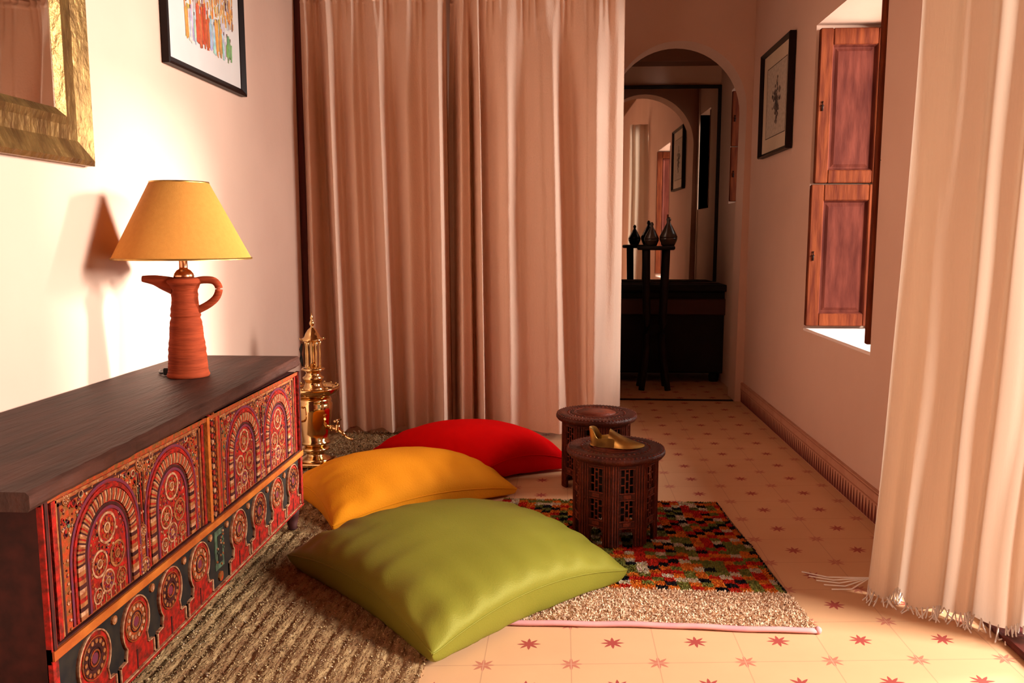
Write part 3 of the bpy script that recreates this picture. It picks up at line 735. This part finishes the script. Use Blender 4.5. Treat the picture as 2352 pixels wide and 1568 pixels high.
for i in range(5):
    a = 2*pi*i/5 + .5; b = MB(); b.lathe([(.004,.41),(.007,.415),(.0045,.43),(.004,.47),(.0045,.505),(.007,.520),(.004,.525)], .030*cos(a), .030*sin(a), 0, n=8); b.build('column', M['brass'], sa)
b = MB(); b.lathe([(.030,.522),(.046,.527),(.048,.533),(.034,.540),(.028,.556),(.018,.572),(.008,.580),(.005,.586),(.009,.592),(.011,.600),(.007,.608),(.004,.614),(.007,.620),(.003,.630),(.001,.645)], n=20)
for i in range(8):
    a = 2*pi*i/8; b.tube([(.044*cos(a), .044*sin(a), .530), (.056*cos(a), .056*sin(a), .536)], [.004, .0015], 6)
b.build('crown', M['brass'], sa)
b = MB(); d_ = Vector((.86, -.30, 0)).normalized()
P = lambda r, z, s=0: (d_.x*r - d_.y*s, d_.y*r + d_.x*s, z)
b.tube([P(.060,.165), P(.085,.163), P(.11,.160), P(.135,.150), P(.150,.135)], [.010,.008,.0075,.0075,.006], 10)
b.lathe([(.011,0),(.013,.01),(.009,.02),(.011,.03)], *P(.115,.150), n=10); b.tube([P(.115,.18), P(.115,.198)], .004, 8); b.tube([P(.115,.198,-.022), P(.115,.200), P(.115,.198,.022)], [.005,.0035,.005], 8)
b.sphere(P(.085,.163), .013, n=8); b.build('tap', M['brass'], sa)
b = MB(); b.tube(crv([P(.150,.137), P(.165,.128), P(.18,.124)], 3), .005, 8); b.sphere(P(.182,.124), .006, n=6); b.build('tap_spout', M['brass'], sa)
for s in (1, -1):
    b = MB(); q = lambda r, z: (-d_.y*r*s, d_.x*r*s, z)
    b.tube(crv([q(.070,.255), q(.098,.262), q(.105,.235), q(.098,.205), q(.070,.20)], 5), .005, 8); b.build('handle', M['brass'], sa)
b = MB(); b.tube([(-.040,-.012,.42),(-.046,-.012,.45),(-.046,-.012,.49),(-.040,-.012,.515)], [.004,.0075,.0075,.004], 8); b.build('chimney_handle', M['black'], sa)
tag(sa, 'tall polished brass samovar with a tap standing between chest and curtain', 'samovar')

# ------------------------------------------------------------------ long ribbed rug on the left
RX0, RX1, RY0, RY1 = -1.27, -.305, .55, 3.97
def rug_z(x, y):
    xx = x + .018*sin(y*2.3) + .01*sin(y*5 + x*3)
    rib = abs(sin(xx*pi/.040))
    return .012 + .006*rib**.7 + .003*noise.noise(Vector((x*30, y*30, 1))) + .002*noise.noise(Vector((x*90, y*60, 1)))
b = MB(); nx, ny = 260, 330; rows = []
for j in range(ny + 1):
    y = RY0 + (RY1 - RY0)*j/ny
    row = []
    for i in range(nx + 1):
        x = RX0 + (RX1 - RX0)*i/nx + (.006*sin(y*6) if i == nx else 0)
        row.append((x, y, rug_z(x, y) if 0 < i < nx and 0 < j < ny else .001))
    rows.append(row)
b.loft(rows, 0, False, False, None, True)
rg = b.build('rug', M['rugbase'], None, recalc=False)
tag(rg, 'long brown and cream ribbed woollen rug running along the chest', 'rug')
b = MB(); rr = random.Random(4)
def tuft(b, x, y, z, l, w, col, spread=1.0, rr=rr):
    a = rr.uniform(0, 2*pi); dx, dy = cos(a)*w, sin(a)*w
    ex, ey = rr.uniform(-1, 1)*l*spread, rr.uniform(-1, 1)*l*spread
    b.add([(x - dx, y - dy, z), (x + dx, y + dy, z), (x + ex + dx*.6, y + ey + dy*.6, z + l*.8), (x + ex - dx*.6, y + ey - dy*.6, z + l*.8)], [(0, 1, 2, 3)], 0, col)
for i in range(60000):
    x = rr.uniform(RX0 + .2, RX1 + .004); y = rr.uniform(RY0 + .75, RY1)
    if y < 1.3 and x < -.9: continue
    rz = rug_z(x, y); xx = x + .018*sin(y*2.3) + .01*sin(y*5 + x*3); rib = abs(sin(xx*pi/.040))
    if rib < .35 and rr.random() < .7: continue
    t = rr.random(); c = (.46, .32, .165) if t < .45 else ((.34, .215, .10) if t < .8 else ((.17, .08, .045) if t < .93 else (.52, .39, .26)))
    s = 1 - .35*(1 - rib)
    big = 1.5 if y > 3.2 else 1
    tuft(b, x, y, rz - .002, rr.uniform(.003, .006)*big, rr.uniform(.0014, .0026)*big, tuple(q*s for q in c) if False else c)
for i in range(700):
    x = rr.uniform(-1.0, RX1); tuft(b, x, RY1 - .005, .004, rr.uniform(.012, .03), .004, (.55, .42, .28), 1.2)
b.build('pile', M['ruglight'], rg, recalc=False)['kind'] = 'stuff'

# ------------------------------------------------------------------ small checked rug
cells = {}; rr = random.Random(21)
C4 = {'k': (.012, .010, .012), 'r': (.50, .025, .012), 'o': (.62, .16, .02), 'g': (.19, .18, .04), 'w': (.58, .46, .32)}
for i in range(-2, 40):
    for j in range(-2, 40):
        if (i*2 + j*3 + rr.choice([0, 0, 1])) % 5 == 0 and rr.random() < .82: c = 'k'
        else: c = rr.choice('rrroogggoww')
        cells[i, j] = C4[c]
AN, AF = (.640, 2.005), (.572, 3.005)            # near-right and far-right corners
LNx, LFx = -.235, -.215
def rug2(s, t): # s 0..1 left to right, t 0..1 near to far
    x0 = LNx + (LFx - LNx)*t; x1 = AN[0] + (AF[0]-AN[0])*t
    return (x0 + (x1-x0)*s + .004*sin(t*14), 1.995 + (1.0)*t - .004*sin(s*9) + .02*s*0)
def col2(s, t):
    y = t
    if t < .215: return None
    if s > .995: return C4['k']
    return cells[int(s*.875/.034), int((t - .215)/.0275)]
b = MB(); nx, ny = 120, 140
for j in range(ny):
    for i in range(nx):
        s0, s1, t0, t1 = i/nx, (i+1)/nx, j/ny, (j+1)/ny
        p = [rug2(s0, t0), rug2(s1, t0), rug2(s1, t1), rug2(s0, t1)]
        c = col2((s0+s1)/2, (t0+t1)/2) or (.66, .45, .30)
        b.add([(q[0], q[1], .007) for q in p], [(0, 1, 2, 3)], 0, c)
edge = [rug2(0,0), rug2(1,0), rug2(1,1), rug2(0,1)]
b.add([(q[0], q[1], .001) for q in edge] + [(q[0], q[1], .007) for q in edge], [(0,1,5,4),(1,2,6,5),(2,3,7,6),(3,0,4,7)], 0, (.4,.28,.18))
r2 = b.build('rug', M['ruglight'], None, recalc=False)
tag(r2, 'small rug with multicoloured checks and a plain cream band under the near octagonal table', 'rug')
b = MB()
for i in range(52000):
    s, t = rr.random(), rr.random()
    x, y = rug2(s, t); c = col2(s, t); cream = c is None
    if cream: c = rr.choice([(.80,.56,.38),(.86,.64,.44),(.68,.44,.28),(.76,.52,.34),(.46,.25,.15)])
    else: c = tuple(q*rr.uniform(.75, 1.2) for q in c)
    tuft(b, x, y, .006, rr.uniform(.006, .009) if cream else .006, rr.uniform(.0014, .0028), c, .7 if cream else .45, rr)
b.build('pile', M['ruglight'], r2, recalc=False)['kind'] = 'stuff'
b = MB(); pts = []
for i in range(41):
    s = i/40; x, y = rug2(s, 0); pts.append((x, y - .004, .009 + .001*sin(s*30)))
b.tube(pts, .0085, 8, flat=.8); b.sphere((pts[-1][0], pts[-1][1], .009), .010, n=8); b.build('binding', M['pinkhem'], r2)

# ------------------------------------------------------------------ floor cushions
def cushion(name, corners, h, m, label, sag=.0, seed=0, hb=.07, pinch=.10, floor_z=.012, fold=.006, lift=.045):
    """corners: near, right, far, left as (x, y, z) on the seam"""
    Nn, Rr, Ff, Ll = [Vector(c) for c in corners]; n = 72
    cen = (Nn + Rr + Ff + Ll)/4
    o = empty(name, (cen.x, cen.y, 0))
    def mid(s, t):
        # concave edges: pull edge middles inwards
        a = (1+s)/2; c = (1+t)/2
        p = Nn*(1-a)*(1-c) + Rr*a*(1-c) + Ff*a*c + Ll*(1-a)*c
        p = p + Vector((0, 0, lift*(1 - (s*t)**2)))
        k = pinch*(abs(s)**3*(1 - t*t) + abs(t)**3*(1 - s*s))
        return p*(1-k) + cen*k
    def prof(s, t):
        e = (1 - abs(s)**2.4)*(1 - abs(t)**2.4)
        return max(0, e)**.45
    def pt(s, t, side):
        p = mid(s, t); f = prof(s, t)
        es, et = 1 - abs(s), 1 - abs(t)
        w = 0
        w += fold*math.exp(-et*5)*min(1, et*14)*(noise.noise(Vector((s*7, 3 + (t > 0)*9, seed + side))) + .5*sin(s*23 + seed))
        w += fold*math.exp(-es*5)*min(1, es*14)*(noise.noise(Vector((t*7, 20 + (s > 0)*9, seed + side))) + .5*sin(t*21 + seed))
        w += .006*noise.noise(Vector((s*1.7, t*1.7, seed + 4*side)))*f
        if side > 0: z = p.z + h*f + w + .0 ; 
        else: z = p.z - (hb + .05)*f**.6 + w*.5
        z = max(z, floor_z + .002*(1 + sin(s*9)*sin(t*8)))
        # sides bulge outwards a little
        if side < 0 and z < p.z:
            pass
        return (p.x - cen.x, p.y - cen.y, z)
    b = MB()
    for side in (1, -1):
        rows = []
        for j in range(n + 1):
            t = sin((j/n*2 - 1)*pi/2)
            rows.append([pt(sin((i/n*2 - 1)*pi/2), t, side) for i in range(n + 1)])
        b.loft(rows if side > 0 else [r[::-1] for r in rows], 0, False, False, None, True)
    c = b.build('cover', m, o, recalc=False)
    b = MB(); loop = []
    for i in range(n): loop.append((sin((i/n*2-1)*pi/2), -1))
    for i in range(n): loop.append((1, sin((i/n*2-1)*pi/2)))
    for i in range(n): loop.append((-sin((i/n*2-1)*pi/2), 1))
    for i in range(n + 1): loop.append((-1, -sin((i/n*2-1)*pi/2)))
    pts = []
    for q in range(0, len(loop), 3):
        P_ = pt(loop[q][0], loop[q][1], 1)
        if not pts or (Vector(P_) - Vector(pts[-1])).length > .003: pts.append(P_)
    b.tube(pts, .0022, 6); b.build('seam', m, c)
    tag(o, label, 'cushion', 'floor cushions'); return o
cushion('floor_cushion', [(-.285,1.745,.045), (.190,2.255,.045), (-.255,2.70,.05), (-.795,2.28,.055)], .095, M['green'], 'large olive green silk floor cushion in front of the mustard one', seed=1, hb=.085, fold=.010, pinch=.05)
cushion('floor_cushion', [(-.745,2.580,.035), (-.165,3.045,.030), (-.50,3.33,.045), (-1.02,2.98,.05)], .095, M['yellow'], 'mustard yellow floor cushion between the green and the red cushion', seed=2, hb=.07, pinch=.05, lift=.04)
cushion('floor_cushion', [(-.29,3.18,.065), (.050,3.40,.045), (-.36,3.84,.055), (-.84,3.58,.035)], .090, M['red'], 'bright red floor cushion at the foot of the curtain', seed=3, hb=.08, pinch=.05, lift=.04)

# ------------------------------------------------------------------ octagonal carved tables
def octable(loc, rz, label):
    o = empty('octagonal_table', loc, rz); RO = .137; H_ = .272
    for k in range(8):
        a0 = 2*pi*k/8; a1 = 2*pi*(k+1)/8
        p0 = Vector((RO*cos(a0), RO*sin(a0), 0)); p1 = Vector((RO*cos(a1), RO*sin(a1), 0))
        t = (p1 - p0); Wd = t.length; t.normalize(); nrm = Vector((cos((a0+a1)/2), sin((a0+a1)/2), 0))
        b = MB()
        def bar(u0, v0, u1, v1, d, mi=0, th=.010):
            V = []
            for dd in (d, d - th):
                for (u, v) in ((u0, v0), (u1, v0), (u1, v1), (u0, v1)): V.append(tuple(p0 + t*u + nrm*dd + Vector((0, 0, v))))
            b.add(V, [(0,1,2,3),(7,6,5,4),(0,4,5,1),(1,5,6,2),(2,6,7,3),(3,7,4,0)], mi)
        s = .029
        bar(0, 0, s, H_, .0); bar(Wd - s, 0, Wd, H_, .0)
        bar(s, H_ - .020, Wd - s, H_, .0); bar(s, .152, Wd - s, .172, .0); bar(s, .062, Wd - s, .082, .0)
        # thin raised edge lines
        for u in (.004, Wd - .007): bar(u, .002, u + .003, H_ - .002, .0028, 1, .003)
        for u in (.013, .021, Wd - .016, Wd - .024): bar(u, .002, u + .003, H_ - .002, .0022, 1, .003)
        for v in (H_ - .022, .172, .150, .082, .060): bar(s - .002, v - .0015, Wd - s + .002, v + .0015, .002, 1, .003)
        # carved flower squares between
        for v in (.162, .072): bar(Wd/2 - .012, v - .006, Wd/2 + .012, v + .006, .003, 1, .004)
        # lattice windows
        for (v0, v1) in ((.172, H_ - .022), (.082, .152)):
            u0, u1 = s + .004, Wd - s - .004
            bar(u0 - .004, v0, u0, v1, -.002, 0, .004); bar(u1, v0, u1 + .004, v1, -.002, 0, .004)
            nc, nr = 3, 3; cw, chh = (u1-u0)/nc, (v1-v0)/nr
            for i in range(1, nc): bar(u0 + cw*i - .0016, v0, u0 + cw*i + .0016, v1, -.0015, 1, .003)
            for j in range(nr + 1):
                for i in range(nc):
                    off = (chh/2 if i % 2 else 0); v = v0 + j*chh + off
                    if v0 + .002 < v < v1 - .002: bar(u0 + cw*i, v - .0018, u0 + cw*(i+1), v + .0018, -.0015, 1, .003)
        # arched foot opening: little spandrels
        for sg in (0, 1):
            for q in range(4):
                w_ = .014*(1 - q/4)**1.6; v = .062 - .006*(q + 1)
                if sg: bar(Wd - s - w_, v, Wd - s, v + .006, -.001)
                else: bar(s, v, s + w_, v + .006, -.001)
        b.build('side_panel', [M['carved'], M['carved_light']], o)
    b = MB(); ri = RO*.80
    b.lathe([(ri, .085), (ri, H_ - .004), (.001, H_ - .004)], n=8, smooth=False, caps=False); b.build('inner_shade', M['dark'], o)  # near-black sheet standing in for the shade behind the lattice
    b = MB()
    b.lathe([(.001,H_),(.128,H_-.010),(.142,H_-.009),(.153,H_-.004),(.159,H_+.004),(.159,H_+.011),(.155,H_+.017),(.148,H_+.0205),(.126,H_+.0215),(.122,H_+.0190),(.100,H_+.0190),(.096,H_+.0215),(.082,H_+.0220),(.078,H_+.0205),(.001,H_+.0205)], n=56)
    b.build('table_top', M['carved'], o)
    b = MB()
    for i in range(72):
        a = 2*pi*i/72; b.sphere((.1535*cos(a), .1535*sin(a), H_ + .0175), .0032, n=6)
    for i in range(40):
        a = 2*pi*i/40; b.sphere((.111*cos(a), .111*sin(a), H_ + .0195), .0048, n=6, sz=.5)
    b.lathe([(.085,H_+.0215),(.088,H_+.0235),(.091,H_+.0215)], n=48, caps=False)
    b.build('carved_border', M['carved_light'], o)
    b = MB(); b.lathe([(.001,H_+.0206),(.076,H_+.0206),(.076,H_+.0216),(.001,H_+.0216)], n=40); b.build('top_inlay', M['carved_light'], o)
    tag(o, label, 'side table', 'small octagonal carved tables'); return o
o1 = octable((.178, 2.635, .013), R(-9), 'octagonal carved dark wood table on the checked rug, with a golden slipper on top')
o2 = copy_tree(o1); o2.location = (.140, 3.215, .001); o2.rotation_euler = (0, 0, R(12))
o2['label'] = 'octagonal carved dark wood table with nothing on it, standing behind the other one'

# ------------------------------------------------------------------ golden slipper on the near table
sl = empty('slipper', (.178, 2.615, .013 + .272 + .0225), R(-17))
# length 0..L along +x, heel at x=-.08, toe at +.085
def slip_section(x, w, hs, hc, n=15):
    """U section: half width w, side height hs, cover height hc (crown) ; returns outer profile"""
    return [(x, w*cos(pi + pi*i/(n-1)), 0) for i in range(n)]
b = MB(); b.loft([[(x, w_*cos(2*pi*i/16), .002 + z + .003*sin(2*pi*i/16)) for i in range(16)] for x, w_, z in
      ((-.084,.012,.004),(-.078,.022,.002),(-.05,.027,.0),(-.01,.026,.0),(.03,.032,.001),(.055,.026,.004),(.072,.015,.003),(.084,.007,.005),(.091,.001,.008))], 0, True, True); b.build('sole', M['brassdull'], sl)
rings_o = []; rings_i = []
for x, w_, hh, z in ((-.020,.029,.054,.0),(-.010,.032,.048,.0),(.004,.035,.040,.0),(.022,.036,.031,.0),(.042,.033,.024,.0),(.060,.026,.018,.001),(.074,.017,.013,.003),(.085,.009,.009,.005),(.092,.002,.004,.008)):
    rings_o.append([(x - .012*sin(pi*i/14)*(1 if x < .0 else 0)*0, w_*cos(pi*i/14), .004 + z + hh*sin(pi*i/14)**.8) for i in range(15)])
b = MB(); b.loft(rings_o, 0, False, False, None, True)
ri_ = [[(p_[0], p_[1]*.93, p_[2]*.93) for p_ in r] for r in rings_o]; b.loft([r[::-1] for r in ri_], 0, False, False, None, True)
b.loft([rings_o[0], ri_[0]], 0, False, False, None, False)
b.build('vamp', M['brassdull'], sl, recalc=False)
# quarters: side walls rising to a tall flared heel
path = []
for i in range(25):
    a = -pi/2 - pi*i/24; t = i/24
    path.append((a, t))
outer = []; topl = []
for a, t in path:
    cx, cyy = -.052, 0; x = cx + .030*cos(a)*1.0; y = .027*sin(a)
    outer.append((x, y)); 
pl = [(.0, -.034), (-.02, -.030)] + outer + [(-.02, .030), (.0, .034)]
n_ = len(pl); lo = []; hi = []; hi2 = []; lo2 = []
for i, (x, y) in enumerate(pl):
    t = i/(n_-1); hgt = .024 + .032*math.exp(-((t-.5)/.33)**6); fl = 1 + .22*math.exp(-((t-.5)/.25)**2)
    if i < 2 or i > n_-3: hgt = .030
    lo.append((x, y, .003)); hi.append((-.045 + (x+.045)*fl, y*1.12, .004 + hgt)); hi2.append((-.045 + (x+.045)*fl*.93, y*1.04, .004 + hgt)); lo2.append((-.045 + (x+.045)*.92, y*.92, .004))
b = MB(); b.loft([lo, hi, hi2, lo2], 0, False, False, None, False); b.build('heel', M['brassdull'], sl)
tag(sl, 'golden metal slipper with a pointed toe lying on the near octagonal table', 'slipper')

# ------------------------------------------------------------------ things in the dark room
bench = empty('bench', (.35, 5.72, 0))
b = MB(); b.box(-.95, -.08, .06, .77, .17, .62, bev=.01); b.build('body', M['darkwood'], bench)
b = MB(); b.box(-.97, -.14, .62, .775, .17, .665, bev=.01); b.build('bench_top', M['dark'], bench)
b = MB(); b.box(-.95, -.115, .46, .77, -.08, .57, bev=.008); b.build('rail', mat('bench_rail_wood', (.06,.015,.009), .5, col2=(.06,.018,.01), scale=12), bench)
for x in (-.90, .70):
    b = MB(); b.lathe([(.03,-.006),(.035,.03),(.03,.06)], x, 0, 0, n=10); b.build('foot', M['darkwood'], bench)
tag(bench, 'long dark wooden bench under the big mirror beyond the archway', 'bench')
mr_ = empty('mirror', (.35, 5.965, .667), R(.85))
b = MB(); b.box(-.75, -.006, .0, .72, .006, 1.335); b.build('mirror_glass', M['glass'], mr_)
b = MB()
for q in ((-.78,-.012,.0,-.75,.012,1.36), (.72,-.012,.0,.745,.012,1.36), (-.78,-.012,1.335,.745,.012,1.36)): b.box(*q, bev=.004)
b.build('frame', M['darkwood'], mr_)
tag(mr_, 'large dark-framed mirror above the bench in the room beyond the archway', 'mirror')
st = empty('stand', (.605, 5.42, -.006))
b = MB(); b.lathe([(.001,.905),(.115,.905),(.122,.912),(.122,.925),(.117,.930),(.001,.930)], n=30); b.build('table_top', M['darkwood'], st)
for k in range(4):
    a = pi/4 + k*pi/2; b = MB(); b.tube(crv([(.09*cos(a),.09*sin(a),.905),(.08*cos(a),.08*sin(a),.6),(.07*cos(a),.07*sin(a),.3),(.12*cos(a),.12*sin(a),.0)], 5), .020, 8); b.build('leg', M['darkwood'], st)
tag(st, 'slender dark round stand carrying two lidded pots beyond the archway', 'table')
def tagine(loc, label, s=.92, m='pottery'):
    o = empty('tagine_pot', loc)
    b = MB(); b.lathe([(.001,0),(.035*s,0),(.040*s,.010*s),(.050*s,.035*s),(.052*s,.045*s),(.046*s,.046*s),(.001,.040*s)], n=22); b.build('bowl', M[m], o)
    b = MB(); b.lathe([(.050*s,.046*s),(.052*s,.052*s),(.040*s,.078*s),(.024*s,.108*s),(.012*s,.128*s),(.009*s,.138*s),(.014*s,.148*s),(.010*s,.160*s),(.002,.166*s)], n=22); b.build('lid', M[m], o)
    tag(o, label, 'pot', 'lidded pots on the dark stand'); return o
tagine((.575, 5.42, .925), 'dark conical-lidded pot on the dark stand beyond the archway, left of its twin')
tagine((.682, 5.42, .925), 'conical-lidded pot with a shiny knob on the dark stand, right of its twin', 1.12)
